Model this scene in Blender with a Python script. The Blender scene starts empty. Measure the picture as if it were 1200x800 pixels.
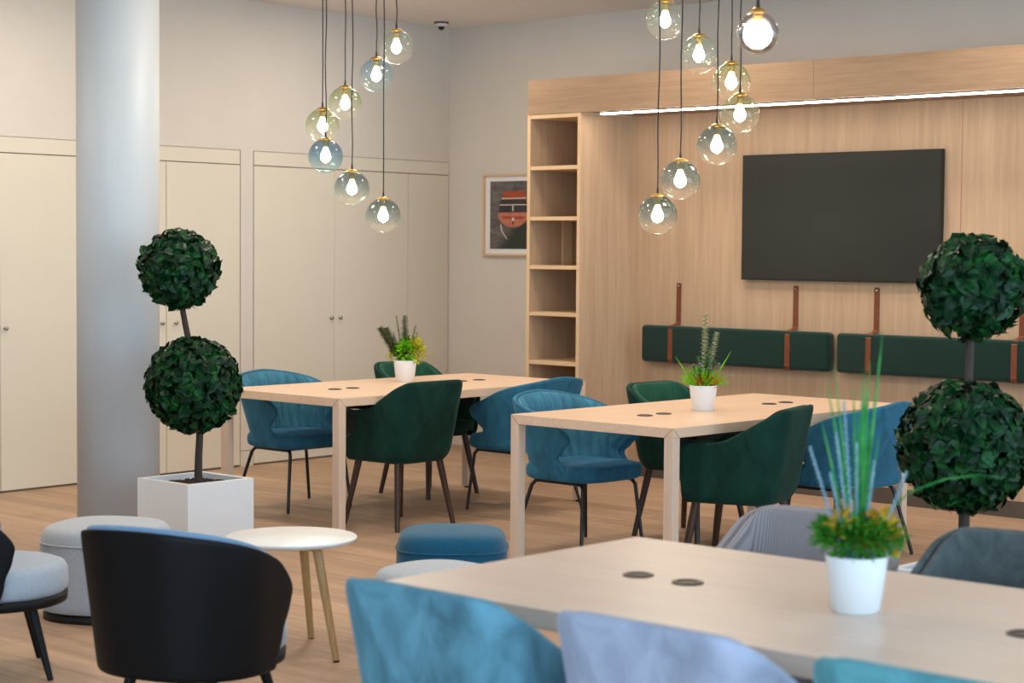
import bpy, bmesh, math, random
from mathutils import Vector, Matrix, Quaternion
random.seed(7)
S = bpy.context.scene
COL = S.collection
PI = math.pi
sin, cos = math.sin, math.cos

# ------------------------------------------------------------------ materials
def lin(c):
    c = c / 255.0
    return c / 12.92 if c <= 0.04045 else ((c + 0.055) / 1.055) ** 2.4
def rgb(r, g, b): return (lin(r), lin(g), lin(b), 1.0)

class NT:
    def __init__(s, name):
        s.m = bpy.data.materials.new(name); s.m.use_nodes = True
        s.t = s.m.node_tree; s.n = s.t.nodes; s.l = s.t.links
        s.b = s.n['Principled BSDF']; s.out = s.n['Material Output']
    def add(s, typ, **kw):
        nd = s.n.new(typ)
        for k, v in kw.items(): setattr(nd, k, v)
        return nd
    def link(s, a, b): s.l.new(a, b)
    def coords(s, scale=(1, 1, 1), kind='Object'):
        tc = s.add('ShaderNodeTexCoord'); mp = s.add('ShaderNodeMapping')
        mp.inputs['Scale'].default_value = scale
        s.link(tc.outputs[kind], mp.inputs['Vector'])
        return mp.outputs['Vector']
    def noise(s, vec, scale, detail=4, rough=0.55, dist=0):
        n = s.add('ShaderNodeTexNoise'); n.inputs['Scale'].default_value = scale
        n.inputs['Detail'].default_value = detail; n.inputs['Roughness'].default_value = rough
        n.inputs['Distortion'].default_value = dist
        if vec is not None: s.link(vec, n.inputs['Vector'])
        return n.outputs['Fac']
    def ramp(s, fac, stops):
        r = s.add('ShaderNodeValToRGB'); e = r.color_ramp.elements
        while len(e) < len(stops): e.new(0.5)
        for i, (p, c) in enumerate(stops): e[i].position = p; e[i].color = c
        s.link(fac, r.inputs['Fac']); return r.outputs['Color']
    def mix(s, fac, a, b, mode='MIX'):
        m = s.add('ShaderNodeMix', data_type='RGBA', blend_type=mode)
        for sock, v in ((m.inputs['Factor'], fac), (m.inputs['A'], a), (m.inputs['B'], b)):
            pass
        fi, ai, bi = m.inputs[0], m.inputs[6], m.inputs[7]
        for sock, v in ((fi, fac), (ai, a), (bi, b)):
            if isinstance(v, (int, float)): sock.default_value = v
            elif isinstance(v, tuple): sock.default_value = v
            else: s.link(v, sock)
        return m.outputs[2]
    def bump(s, fac, strength, dist=0.01):
        b = s.add('ShaderNodeBump'); b.inputs['Strength'].default_value = strength
        b.inputs['Distance'].default_value = dist
        s.link(fac, b.inputs['Height']); s.link(b.outputs['Normal'], s.b.inputs['Normal'])

def plain(name, col, rough=0.5, metal=0.0, var=0.04, vs=8, bump=0.0, bs=200, spec=0.5):
    t = NT(name); v = t.coords()
    f = t.noise(v, vs, 3)
    d = tuple(max(0, c * (1 - var * 2)) for c in col[:3]) + (1,)
    u = tuple(min(1, c * (1 + var * 2)) for c in col[:3]) + (1,)
    t.link(t.ramp(f, [(0.3, d), (0.7, u)]), t.b.inputs['Base Color'])
    t.b.inputs['Roughness'].default_value = rough; t.b.inputs['Metallic'].default_value = metal
    t.b.inputs['Specular IOR Level'].default_value = spec
    if bump: t.bump(t.noise(v, bs, 2), bump, 0.002)
    return t.m

def wood(name, c1, c2, axis, rough=0.5, fine=60, spec=0.4):
    t = NT(name)
    sc = [1, 1, 1]; sc[axis] = 0.05
    v = t.coords(tuple(sc))
    a = t.noise(v, 7, 5, 0.6, 0.6); b = t.noise(v, fine, 4, 0.65)
    mid = tuple((x + y) / 2 for x, y in zip(c1, c2))
    ca = t.ramp(a, [(0.3, c1), (0.7, c2)]); cb = t.ramp(b, [(0.3, c1), (0.72, c2)])
    t.link(t.mix(0.6, ca, cb), t.b.inputs['Base Color'])
    t.b.inputs['Roughness'].default_value = rough; t.b.inputs['Specular IOR Level'].default_value = spec
    t.bump(b, 0.08, 0.001)
    return t.m

def velvet(name, col, sheen=0.6, mott=0.35, tint=None, rough=0.85, sscale=9):
    t = NT(name); v = t.coords((1, 1, 0.6))
    f = t.noise(v, sscale, 5, 0.6, 1.2)
    d = tuple(c * (1 - mott) for c in col[:3]) + (1,); u = tuple(min(1, c * (1 + mott)) for c in col[:3]) + (1,)
    t.link(t.ramp(f, [(0.32, d), (0.68, u)]), t.b.inputs['Base Color'])
    t.b.inputs['Roughness'].default_value = rough; t.b.inputs['Specular IOR Level'].default_value = 0.15
    t.b.inputs['Sheen Weight'].default_value = sheen; t.b.inputs['Sheen Roughness'].default_value = 0.4
    t.b.inputs['Sheen Tint'].default_value = tint or tuple(min(1, c * 2.2 + 0.1) for c in col[:3]) + (1,)
    t.bump(t.noise(v, 350, 2), 0.1, 0.001)
    return t.m

def fabric(name, col, col2, sc=260):
    t = NT(name); v = t.coords()
    f = t.noise(v, sc, 2, 0.7)
    t.link(t.ramp(f, [(0.35, col), (0.65, col2)]), t.b.inputs['Base Color'])
    t.b.inputs['Roughness'].default_value = 0.95; t.b.inputs['Specular IOR Level'].default_value = 0.1
    t.b.inputs['Sheen Weight'].default_value = 0.2
    t.bump(f, 0.25, 0.002)
    return t.m

def emit(name, col, strength):
    t = NT(name); t.n.remove(t.b)
    e = t.add('ShaderNodeEmission'); e.inputs['Color'].default_value = col; e.inputs['Strength'].default_value = strength
    t.link(e.outputs[0], t.out.inputs['Surface']); return t.m

def leafmat(name, c1, c2, c3, rough=0.45, sc=14):
    t = NT(name); v = t.coords()
    f = t.noise(v, sc, 3, 0.7)
    t.link(t.ramp(f, [(0.25, c1), (0.5, c2), (0.75, c3)]), t.b.inputs['Base Color'])
    t.b.inputs['Roughness'].default_value = rough; t.b.inputs['Specular IOR Level'].default_value = 0.22
    return t.m

def globe_glass(name, top, bottom, mid=0.0, spread=0.06, gloss=(1, 1, 1, 1), refl=0.05, haze=0.026):
    """thin blown glass: tint fades from the top of the globe to its foot"""
    t = NT(name); t.n.remove(t.b)
    tc = t.add('ShaderNodeTexCoord'); sx = t.add('ShaderNodeSeparateXYZ'); t.link(tc.outputs['Object'], sx.inputs[0])
    mr = t.add('ShaderNodeMapRange'); mr.inputs['From Min'].default_value = mid - spread; mr.inputs['From Max'].default_value = mid + spread
    t.link(sx.outputs['Z'], mr.inputs['Value'])
    c = t.ramp(mr.outputs[0], [(0.0, bottom), (1.0, top)])
    tr = t.add('ShaderNodeBsdfTransparent'); gl = t.add('ShaderNodeBsdfGlossy'); gl.inputs['Roughness'].default_value = 0.03
    gl.inputs['Color'].default_value = gloss
    # longer path through the wall near the rim: deeper tint
    lw = t.add('ShaderNodeLayerWeight'); lw.inputs['Blend'].default_value = 0.3
    lw2 = t.add('ShaderNodeLayerWeight'); lw2.inputs['Blend'].default_value = 0.5
    pw = t.mix(lw.outputs['Facing'], c, t.mix(1.0, c, c, 'MULTIPLY'))
    t.link(pw, tr.inputs['Color'])
    tl = t.add('ShaderNodeBsdfTranslucent'); tl.inputs['Color'].default_value = (0.95, 0.95, 0.92, 1)   # faint bloom of the lit glass
    mh = t.add('ShaderNodeMixShader'); mh.inputs[0].default_value = haze; t.link(tr.outputs[0], mh.inputs[1]); t.link(tl.outputs[0], mh.inputs[2])
    p5 = t.add('ShaderNodeMath', operation='POWER'); t.link(lw2.outputs['Facing'], p5.inputs[0]); p5.inputs[1].default_value = 4.0
    fr = t.add('ShaderNodeMath', operation='MULTIPLY_ADD'); t.link(p5.outputs[0], fr.inputs[0]); fr.inputs[1].default_value = 0.5; fr.inputs[2].default_value = refl
    mx = t.add('ShaderNodeMixShader'); t.link(fr.outputs[0], mx.inputs[0]); t.link(mh.outputs[0], mx.inputs[1]); t.link(gl.outputs[0], mx.inputs[2])
    t.link(mx.outputs[0], t.out.inputs['Surface']); return t.m

M = {}
M['white_wall'] = plain('white_wall_paint', rgb(212, 205, 196), 0.8, var=0.008, vs=3, bump=0.03)
M['ceiling'] = plain('ceiling_paint', rgb(236, 230, 226), 0.85, var=0.008, vs=3)
M['cream'] = plain('cream_lacquer', rgb(218, 211, 195), 0.5, var=0.008, vs=2)
M['gap'] = plain('shadow_gap', rgb(120, 108, 92), 0.9)
M['column'] = plain('column_paint', rgb(190, 196, 200), 0.5, var=0.01, vs=3)
M['oak_v'] = wood('oak_vertical', rgb(168, 140, 113), rgb(196, 166, 136), 2, 0.55, 36)
M['oak_h'] = wood('oak_horizontal', rgb(136, 110, 86), rgb(168, 139, 112), 0, 0.55)
M['oak_edge'] = wood('oak_edging', rgb(205, 172, 134), rgb(222, 190, 152), 0, 0.5)
M['table_y'] = wood('table_oak_lengthwise', rgb(214, 182, 154), rgb(232, 204, 178), 1, 0.36, 45)
M['table_x'] = wood('table_oak_crosswise', rgb(208, 183, 166), rgb(224, 203, 188), 0, 0.33, 45)
M['table_leg'] = wood('table_leg_oak', rgb(206, 180, 158), rgb(222, 198, 178), 2, 0.45, 45)
M['walnut'] = wood('dark_walnut', rgb(48, 30, 22), rgb(78, 50, 36), 2, 0.4)
M['ash'] = wood('side_table_ash', rgb(166, 128, 82), rgb(194, 156, 106), 2, 0.45)
M['bark'] = wood('bark', rgb(50, 40, 35), rgb(84, 70, 62), 2, 0.9)
M['plinth'] = plain('plinth_laminate', rgb(84, 74, 66), 0.5)
M['black_metal'] = plain('black_metal', rgb(16, 17, 20), 0.4, 0.0)
M['black'] = plain('black_plastic', rgb(14, 14, 15), 0.5)
M['black_shell'] = plain('black_shell', rgb(9, 11, 14), 0.5, var=0.02, spec=0.22)
M['brass'] = plain('brass', rgb(212, 168, 92), 0.28, 1.0, var=0.02)
M['chrome'] = plain('chrome', rgb(190, 190, 190), 0.2, 1.0)
M['steel'] = plain('brushed_steel', rgb(170, 166, 160), 0.35, 1.0)
M['ring'] = plain('grommet_dark', rgb(42, 36, 31), 0.35, 0.0)
M['ring_in'] = plain('grommet_inner', rgb(92, 78, 64), 0.4)
M['white_pot'] = plain('white_pot', rgb(232, 232, 234), 0.4, var=0.01)
M['white_box'] = plain('white_planter', rgb(225, 226, 228), 0.45, var=0.01)
M['white_top'] = plain('white_tabletop', rgb(232, 234, 234), 0.35, var=0.01)
M['soil'] = plain('soil', rgb(64, 46, 34), 1.0, var=0.3, vs=80, bump=0.6, bs=60)
M['blue_velvet'] = velvet('blue_velvet', rgb(46, 101, 127), 0.6, 0.24)
M['blue_sheen'] = velvet('blue_velvet_painted_sheen', rgb(58, 112, 136), 0.7, 0.2)  # lighter copy of the blue velvet, sheen of the pile put into its colour
M['green_lit'] = velvet('green_velvet_lit', rgb(36, 82, 64), 0.7, 0.22)  # lit copy of the green velvet: light on the inner backs painted in
M['green_velvet'] = velvet('green_velvet', rgb(17, 52, 44), 0.45, 0.3)
M['sky_velvet'] = velvet('sky_blue_velvet', rgb(84, 126, 143), 0.5, 0.36)
M['teal_velvet'] = velvet('teal_velvet', rgb(84, 138, 148), 0.5, 0.3)
M['lilac_velvet'] = velvet('lilac_blue_velvet', rgb(150, 155, 174), 0.5, 0.2)
M['slate_velvet'] = velvet('slate_velvet', rgb(82, 90, 92), 0.5, 0.3, sscale=14)
M['grey_pouf'] = fabric('grey_felt', rgb(158, 164, 172), rgb(188, 194, 200))
M['blue_pouf'] = fabric('blue_felt', rgb(22, 74, 102), rgb(34, 92, 120))
M['seat_fabric'] = fabric('pale_blue_grey_fabric', rgb(150, 160, 174), rgb(172, 180, 190))
M['lining'] = fabric('blue_grey_lining', rgb(104, 136, 168), rgb(126, 154, 182))
M['cushion'] = fabric('bottle_green_fabric', rgb(16, 42, 36), rgb(24, 52, 44))
M['leather'] = plain('tan_leather', rgb(112, 58, 32), 0.5, var=0.08, vs=30)
M['ivy'] = leafmat('ivy_leaf', rgb(2, 27, 13), rgb(4, 46, 22), rgb(22, 96, 36), 0.42)
M['grass'] = leafmat('grass_green', rgb(20, 104, 44), rgb(44, 138, 62), rgb(110, 172, 90))
M['moss'] = leafmat('moss_green', rgb(30, 86, 18), rgb(54, 124, 28), rgb(90, 150, 40), 0.6, 40)
M['lime'] = leafmat('lime_green', rgb(70, 150, 20), rgb(110, 190, 30), rgb(170, 200, 40), 0.5, 40)
M['yellow'] = leafmat('yellow_flower', rgb(170, 120, 20), rgb(200, 150, 30), rgb(210, 180, 60), 0.6, 40)
M['yellow_green'] = leafmat('yellow_green_leaf', rgb(150, 150, 24), rgb(190, 184, 44), rgb(214, 204, 84), 0.6, 40)
M['orange'] = leafmat('orange_leaf', rgb(150, 50, 20), rgb(190, 100, 30), rgb(210, 160, 40), 0.6, 40)
M['fern'] = leafmat('fern_green', rgb(60, 96, 60), rgb(90, 122, 76), rgb(130, 150, 100), 0.6, 30)
M['olive'] = leafmat('olive_sprig', rgb(84, 92, 56), rgb(116, 122, 78), rgb(146, 148, 104), 0.7, 30)
M['lavender'] = leafmat('pale_blue_flower', rgb(104, 142, 156), rgb(128, 164, 178), rgb(164, 188, 196), 0.7, 40)
M['silver'] = leafmat('silver_leaf', rgb(150, 160, 120), rgb(190, 196, 160), rgb(220, 222, 196), 0.6, 40)
M['rosette'] = leafmat('grey_rosette', rgb(120, 130, 130), rgb(150, 158, 156), rgb(180, 186, 180), 0.6, 40)
M['led'] = emit('led_diffuser', (1.0, 0.86, 0.72, 1), 26)
M['bulb'] = emit('bulb_glow', (1.0, 0.82, 0.58, 1), 42)
M['bulb_bright'] = emit('bright_bulb_glow', (1.0, 0.86, 0.66, 1), 40)
W_ = (0.97, 0.97, 0.96, 1)
M['g_clear'] = globe_glass('glass_grey_green', (0.68, 0.80, 0.80, 1), W_)
M['g_olive'] = globe_glass('glass_olive', (0.66, 0.74, 0.56, 1), W_)
M['g_sky'] = globe_glass('glass_sky', (0.56, 0.76, 0.90, 1), (0.84, 0.93, 0.97, 1))
M['g_blue'] = globe_glass('glass_blue', (0.22, 0.50, 0.70, 1), (0.84, 0.94, 0.97, 1), -0.02)
M['g_teal'] = globe_glass('glass_teal', (0.24, 0.43, 0.50, 1), W_, 0.0)
M['g_smoke'] = globe_glass('glass_smoke', (0.42, 0.40, 0.42, 1), (0.5, 0.48, 0.5, 1), refl=0.3, haze=0.004)

def floor_mat():
    t = NT('oak_floor_planks')
    v = t.coords((1, 1, 1))
    br = t.add('ShaderNodeTexBrick'); br.offset = 0.37; br.inputs['Scale'].default_value = 1.0
    br.inputs['Brick Width'].default_value = 1.3; br.inputs['Row Height'].default_value = 0.16
    br.inputs['Mortar Size'].default_value = 0.0016; br.inputs['Mortar Smooth'].default_value = 0.3
    br.inputs['Color1'].default_value = (0.25, 0.25, 0.25, 1); br.inputs['Color2'].default_value = (0.75, 0.75, 0.75, 1)
    br.inputs['Mortar'].default_value = (0, 0, 0, 1); br.inputs['Bias'].default_value = 0.0
    t.link(v, br.inputs['Vector'])
    g = t.coords((0.09, 1.5, 1))
    n1 = t.noise(g, 9, 6, 0.65, 0.8); n2 = t.noise(g, 60, 4, 0.6)
    c = t.ramp(n1, [(0.28, rgb(142, 114, 91)), (0.5, rgb(168, 138, 113)), (0.75, rgb(190, 161, 135))])
    c = t.mix(0.35, c, t.ramp(n2, [(0.3, rgb(162, 132, 108)), (0.7, rgb(200, 172, 146))]))
    c = t.mix(0.22, c, br.outputs['Color'], 'OVERLAY')
    c = t.mix(br.outputs['Fac'], c, rgb(140, 106, 80))
    t.link(c, t.b.inputs['Base Color']); t.b.inputs['Roughness'].default_value = 0.5
    t.b.inputs['Specular IOR Level'].default_value = 0.35
    t.bump(n2, 0.06, 0.001)
    return t.m
M['floor'] = floor_mat()

def cord_mat():
    t = NT('grey_corduroy'); tc = t.add('ShaderNodeTexCoord'); wv = t.add('ShaderNodeTexWave')
    wv.bands_direction = 'X'; wv.inputs['Scale'].default_value = 38; wv.inputs['Distortion'].default_value = 0.1
    t.link(tc.outputs['Object'], wv.inputs['Vector'])
    t.link(t.ramp(wv.outputs['Fac'], [(0.1, rgb(124, 117, 120)), (0.7, rgb(160, 151, 153))]), t.b.inputs['Base Color'])
    t.b.inputs['Roughness'].default_value = 0.9; t.b.inputs['Sheen Weight'].default_value = 0.4
    t.b.inputs['Specular IOR Level'].default_value = 0.1
    t.bump(wv.outputs['Fac'], 0.5, 0.004); return t.m
M['corduroy'] = cord_mat()

def screen_mat():
    t = NT('dark_screen'); v = t.coords()
    t.link(t.ramp(t.noise(v, 1.2, 2), [(0.3, rgb(34, 34, 33)), (0.7, rgb(40, 42, 39))]), t.b.inputs['Base Color'])
    t.b.inputs['Roughness'].default_value = 0.35; t.b.inputs['Specular IOR Level'].default_value = 0.4
    return t.m
M['screen'] = screen_mat()

# ------------------------------------------------------------------ objects
def link(o, parent=None):
    COL.objects.link(o)
    if parent is not None: o.parent = parent
    return o
def empty(name, loc, rz=0.0):
    o = bpy.data.objects.new(name, None); o.location = loc; o.rotation_euler = (0, 0, rz); o.empty_display_size = 0.1
    return link(o)
def tag(o, label, cat, group=None):
    o['label'] = label; o['category'] = cat
    if group: o['group'] = group
    return o
def thing(name, label, cat, loc=(0, 0, 0), rz=0.0, group=None):
    return tag(empty(name, loc, rz), label, cat, group)
def structure(o): o['kind'] = 'structure'; return o

class MB:
    def __init__(s): s.v = []; s.f = []; s.mi = []; s.sm = []
    def raw(s, vs, fs, mi=0, smooth=True):
        b = len(s.v); s.v += [tuple(p) for p in vs]
        for f in fs: s.f.append(tuple(i + b for i in f)); s.mi.append(mi); s.sm.append(smooth)
    def bm(s, bm, mi=0, smooth=True):
        bm.verts.index_update()
        s.raw([v.co.copy() for v in bm.verts], [[v.index for v in f.verts] for f in bm.faces], mi, smooth); bm.free()
    def box(s, x0, x1, y0, y1, z0, z1, bev=0.0, mi=0, seg=2):
        bm = bmesh.new(); bmesh.ops.create_cube(bm, size=1)
        for v in bm.verts:
            v.co = Vector(((x0 + x1) / 2 + v.co.x * (x1 - x0), (y0 + y1) / 2 + v.co.y * (y1 - y0), (z0 + z1) / 2 + v.co.z * (z1 - z0)))
        if bev: bmesh.ops.bevel(bm, geom=bm.edges[:], offset=bev, segments=seg, affect='EDGES', profile=0.5)
        s.bm(bm, mi, False)
    def tube(s, pts, r, n=10, mi=0, cap=True):
        pts = [Vector(p) for p in pts]; k = len(pts)
        rs = r if isinstance(r, (list, tuple)) else [r] * k
        t0 = (pts[1] - pts[0]).normalized()
        a = Vector((0, 0, 1)) if abs(t0.z) < 0.9 else Vector((1, 0, 0))
        u = t0.cross(a).normalized(); vs = []
        for i, p in enumerate(pts):
            t = (pts[min(i + 1, k - 1)] - pts[max(i - 1, 0)]).normalized()
            u = (u - t * u.dot(t)).normalized(); w = t.cross(u)
            for j in range(n):
                an = 2 * PI * j / n; vs.append(p + (u * cos(an) + w * sin(an)) * rs[i])
        fs = [(i * n + j, i * n + (j + 1) % n, (i + 1) * n + (j + 1) % n, (i + 1) * n + j) for i in range(k - 1) for j in range(n)]
        s.raw(vs, fs, mi, True)
        if cap: s.raw(vs[:n], [tuple(range(n))[::-1]], mi, False); s.raw(vs[-n:], [tuple(range(n))], mi, False)
    def lathe(s, prof, n=40, c=(0, 0, 0), mi=0, sq=None, smooth=True):
        """prof: list of (r, z); sq: superellipse exponent for a squared plan"""
        def rad(a):
            if not sq: return 1.0
            return (abs(cos(a)) ** sq + abs(sin(a)) ** sq) ** (-1.0 / sq)
        vs = []
        for r, z in prof:
            for j in range(n):
                a = 2 * PI * j / n; q = rad(a); vs.append((c[0] + r * q * cos(a), c[1] + r * q * sin(a), c[2] + z))
        fs = [(i * n + j, i * n + (j + 1) % n, (i + 1) * n + (j + 1) % n, (i + 1) * n + j) for i in range(len(prof) - 1) for j in range(n)]
        if prof[0][0] > 1e-5: fs.append(tuple(range(n))[::-1])
        if prof[-1][0] > 1e-5: fs.append(tuple((len(prof) - 1) * n + j for j in range(n)))
        s.raw(vs, fs, mi, smooth)
    def leaf(s, p, d, nrm, L, Wd, fold=0.25, curl=0.2, mi=0):
        p = Vector(p); d = d.normalized(); nrm = (nrm - d * nrm.dot(d))
        if nrm.length < 1e-4: nrm = d.orthogonal()
        nrm.normalize(); sd = d.cross(nrm)
        def P(a, b, h): return p + d * (L * a) + sd * (Wd * b) + nrm * (L * h)
        vs = [P(0, 0, 0), P(0.28, 0.5, fold * 0.5), P(0.28, -0.5, fold * 0.5), P(0.32, 0, 0), P(0.66, 0.36, fold * 0.35 - curl * 0.3),
              P(0.66, -0.36, fold * 0.35 - curl * 0.3), P(0.7, 0, -curl * 0.35), P(1, 0, -curl)]
        s.raw(vs, [(0, 3, 1), (0, 2, 3), (3, 6, 4, 1), (3, 2, 5, 6), (6, 7, 4), (6, 5, 7)], mi, False)
    def blade(s, pts, w, mi=0):
        pts = [Vector(p) for p in pts]; k = len(pts); vs = []; an = random.uniform(1.7, 2.9); ax = Vector((cos(an), sin(an), 0.05))
        for i, p in enumerate(pts):
            t = (pts[min(i + 1, k - 1)] - pts[max(i - 1, 0)]).normalized()
            sd = t.cross(ax).normalized(); nn = sd.cross(t)
            f = i / (k - 1); ww = w * (0.6 + 0.8 * f - 1.35 * f * f) if f < 1 else w * 0.03
            vs += [p - sd * ww / 2, p + nn * ww * 0.2, p + sd * ww / 2, p - nn * ww * 0.12]
        fs = []
        for i in range(k - 1):
            for j in range(4): fs.append((i * 4 + j, i * 4 + (j + 1) % 4, i * 4 + 4 + (j + 1) % 4, i * 4 + 4 + j))
        s.raw(vs, fs, mi, True)
    def build(s, name, mats, parent=None, sub=0, fix=False):
        me = bpy.data.meshes.new(name); me.from_pydata(s.v, [], s.f)
        if not isinstance(mats, (list, tuple)): mats = [mats]
        for m in mats: me.materials.append(M[m] if isinstance(m, str) else m)
        me.polygons.foreach_set('material_index', s.mi); me.polygons.foreach_set('use_smooth', s.sm); me.update()
        if fix:
            b = bmesh.new(); b.from_mesh(me); bmesh.ops.remove_doubles(b, verts=b.verts[:], dist=1e-5)
            bmesh.ops.recalc_face_normals(b, faces=b.faces[:]); b.to_mesh(me); b.free()
        o = link(bpy.data.objects.new(name, me), parent)
        if sub:
            md = o.modifiers.new('subdivision', 'SUBSURF'); md.levels = sub; md.render_levels = sub
        return o

def interp(tab, x):
    if x <= tab[0][0]: return tab[0][1]
    for (a, va), (b, vb) in zip(tab, tab[1:]):
        if x <= b:
            t = (x - a) / (b - a); t = t * t * (3 - 2 * t)
            return va + (vb - va) * t
    return tab[-1][1]

def linterp(tab, x):
    for (a, va), (b, vb) in zip(tab, tab[1:]):
        if x <= b: return va + (vb - va) * (x - a) / (b - a)
    return tab[-1][1]

def uplan(s, w, front, back, rc):
    """point at arc fraction s in [-1, 1] along a U: middle of the back is 0, ends are the arm fronts; faces +Y"""
    rc = min(rc, w - 0.001, back - 0.001 + front)
    a, b, c = w - rc, rc * PI / 2, front + back - rc
    d = abs(s) * (a + b + c); sg = 1 if s >= 0 else -1
    if d <= a: return sg * d, -back
    if d <= a + b:
        an = (d - a) / rc; return sg * (a + rc * sin(an)), -back + rc * (1 - cos(an))
    return sg * w, -back + rc + (d - a - b)

def shell(mb, fn, nu, nv, t_out, t_in, rib=None, mi=0):
    """closed shell around the mid surface fn(u, v), u in [-1,1], v in [0,1]"""
    P = [[Vector(fn(-1 + 2 * i / nu, j / nv)) for i in range(nu + 1)] for j in range(nv + 1)]
    def nrm(j, i):
        du = P[j][min(i + 1, nu)] - P[j][max(i - 1, 0)]; dv = P[min(j + 1, nv)][i] - P[max(j - 1, 0)][i]
        n = du.cross(dv); return n.normalized() if n.length > 1e-9 else Vector((0, -1, 0))
    N = [[nrm(j, i) for i in range(nu + 1)] for j in range(nv + 1)]
    vs = []; w = nu + 1
    for sgn in (1, -1):
        for j in range(nv + 1):
            for i in range(nu + 1):
                off = t_out if sgn > 0 else -(t_in + (rib(-1 + 2 * i / nu, j / nv) if rib else 0))
                vs.append(P[j][i] + N[j][i] * off)
    base = (nv + 1) * w; fs = []
    for j in range(nv):
        for i in range(nu):
            a = j * w + i
            fs.append((a, a + 1, a + w + 1, a + w)); fs.append((base + a, base + a + w, base + a + w + 1, base + a + 1))
    # rounded rim
    bd = [(0, i) for i in range(nu)] + [(j, nu) for j in range(nv)] + [(nv, i) for i in range(nu, 0, -1)] + [(j, 0) for j in range(nv, 0, -1)]
    rim0 = len(vs); th = (t_out + t_in) * 0.38
    for k, (j, i) in enumerate(bd):
        o = Vector((0, 0, 0))
        if j == 0: o += (P[0][i] - P[1][i])
        if j == nv: o += (P[nv][i] - P[nv - 1][i])
        if i == 0: o += (P[j][0] - P[j][1]).normalized() * 0.01
        if i == nu: o += (P[j][nu] - P[j][nu - 1]).normalized() * 0.01
        vs.append(P[j][i] + N[j][i] * (t_out - t_in) / 2 + o.normalized() * th)
    n = len(bd)
    for k in range(n):
        j, i = bd[k]; j2, i2 = bd[(k + 1) % n]
        a, b = j * w + i, j2 * w + i2; r1, r2 = rim0 + k, rim0 + (k + 1) % n
        fs.append((b, a, r1, r2)); fs.append((r2, r1, base + a, base + b))
    mb.raw(vs, fs, mi, True)

def pad(mb, w, front, back, z0, z1, sq=4.0, dome=0.012, edge=0.03, n=48, mi=0):
    """upholstered pad: rounded plan, soft edge, slightly domed top"""
    cy = (front - back) / 2; hd = (front + back) / 2
    prof = [(0.0, z0), (0.9, z0), (0.97, z0 + edge * 0.35), (1.0, z0 + edge), (1.0, z1 - edge), (0.975, z1 - edge * 0.35), (0.92, z1), (0.6, z1 + dome * 0.7), (0.0, z1 + dome)]
    vs = []
    for r, z in prof:
        for j in range(n):
            a = 2 * PI * j / n; q = (abs(cos(a)) ** sq + abs(sin(a)) ** sq) ** (-1.0 / sq)
            vs.append((w * r * q * cos(a), cy + hd * r * q * sin(a), z))
    fs = [(i * n + j, i * n + (j + 1) % n, (i + 1) * n + (j + 1) % n, (i + 1) * n + j) for i in range(len(prof) - 1) for j in range(n)]
    mb.raw(vs, fs, mi, True)

# ------------------------------------------------------------------ camera
F, HC, PITCH, ROLL, THETA = 2230.49, 1.5729, 0.048997, 0.007619, -0.749234
def to_local(v):
    return Vector((v[0] * cos(THETA) + v[1] * sin(THETA), -v[0] * sin(THETA) + v[1] * cos(THETA), v[2]))
fw = Vector((0, cos(PITCH), -sin(PITCH))); rt = Vector((1, 0, 0)); up = rt.cross(fw)
r2 = rt * cos(ROLL) + up * sin(ROLL); u2 = up * cos(ROLL) - rt * sin(ROLL)
fw, r2, u2 = to_local(fw), to_local(r2), to_local(u2)
cam = bpy.data.cameras.new('camera'); co = link(bpy.data.objects.new('camera', cam))
co.matrix_world = Matrix(((r2.x, u2.x, -fw.x, 0), (r2.y, u2.y, -fw.y, 0), (r2.z, u2.z, -fw.z, HC), (0, 0, 0, 1)))
cam.sensor_fit = 'HORIZONTAL'; cam.sensor_width = 36; cam.lens = F / 1200 * 36; cam.clip_start = 0.05
cam.dof.use_dof = True; cam.dof.focus_distance = 9.6; cam.dof.aperture_fstop = 4.0
S.camera = co

# ------------------------------------------------------------------ setting
CEIL = 3.31
def one(name, mat, *box, bev=0.0, parent=None):
    m = MB(); m.box(*box, bev=bev); return m.build(name, mat, parent)
structure(one('floor', 'floor', -12.5, 3.2, -2.5, 12, -0.1, 0))
structure(one('ceiling', 'ceiling', -12.5, 3.2, -2.5, 12, CEIL, CEIL + 0.1))
structure(one('wall_right', 'white_wall', -11.2, 3.2, 10.80, 10.95, 0, CEIL))
structure(one('wall_front_blocker', 'white_wall', -12.5, -4.2, -2.65, -2.5, 0, CEIL))  # unseen partial wall, added to keep cool daylight off the far tables
wb = MB(); wb.box(-8.407, 2.0, 10.24, 10.79, 0.10, 2.487)
wbo = structure(wb.build('wall_back', 'oak_v'))
for sx in (-5.844, -3.28, -0.7):
    one('joint', 'gap', sx - 0.0012, sx + 0.0012, 10.2385, 10.245, 0.1, 2.487, parent=wbo)
structure(one('baseboard_back', 'plinth', -8.407, 2.0, 10.235, 10.30, 0, 0.10))

# left wall: closet fronts flush with the plaster, plan direction turned by 3.1 degrees
LWA = math.atan2(0.054, 0.999)
def lw(o):
    o.rotation_euler = (0, 0, LWA); o.location = (-10.16 + 0.0, 0, 0); return o
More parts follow.
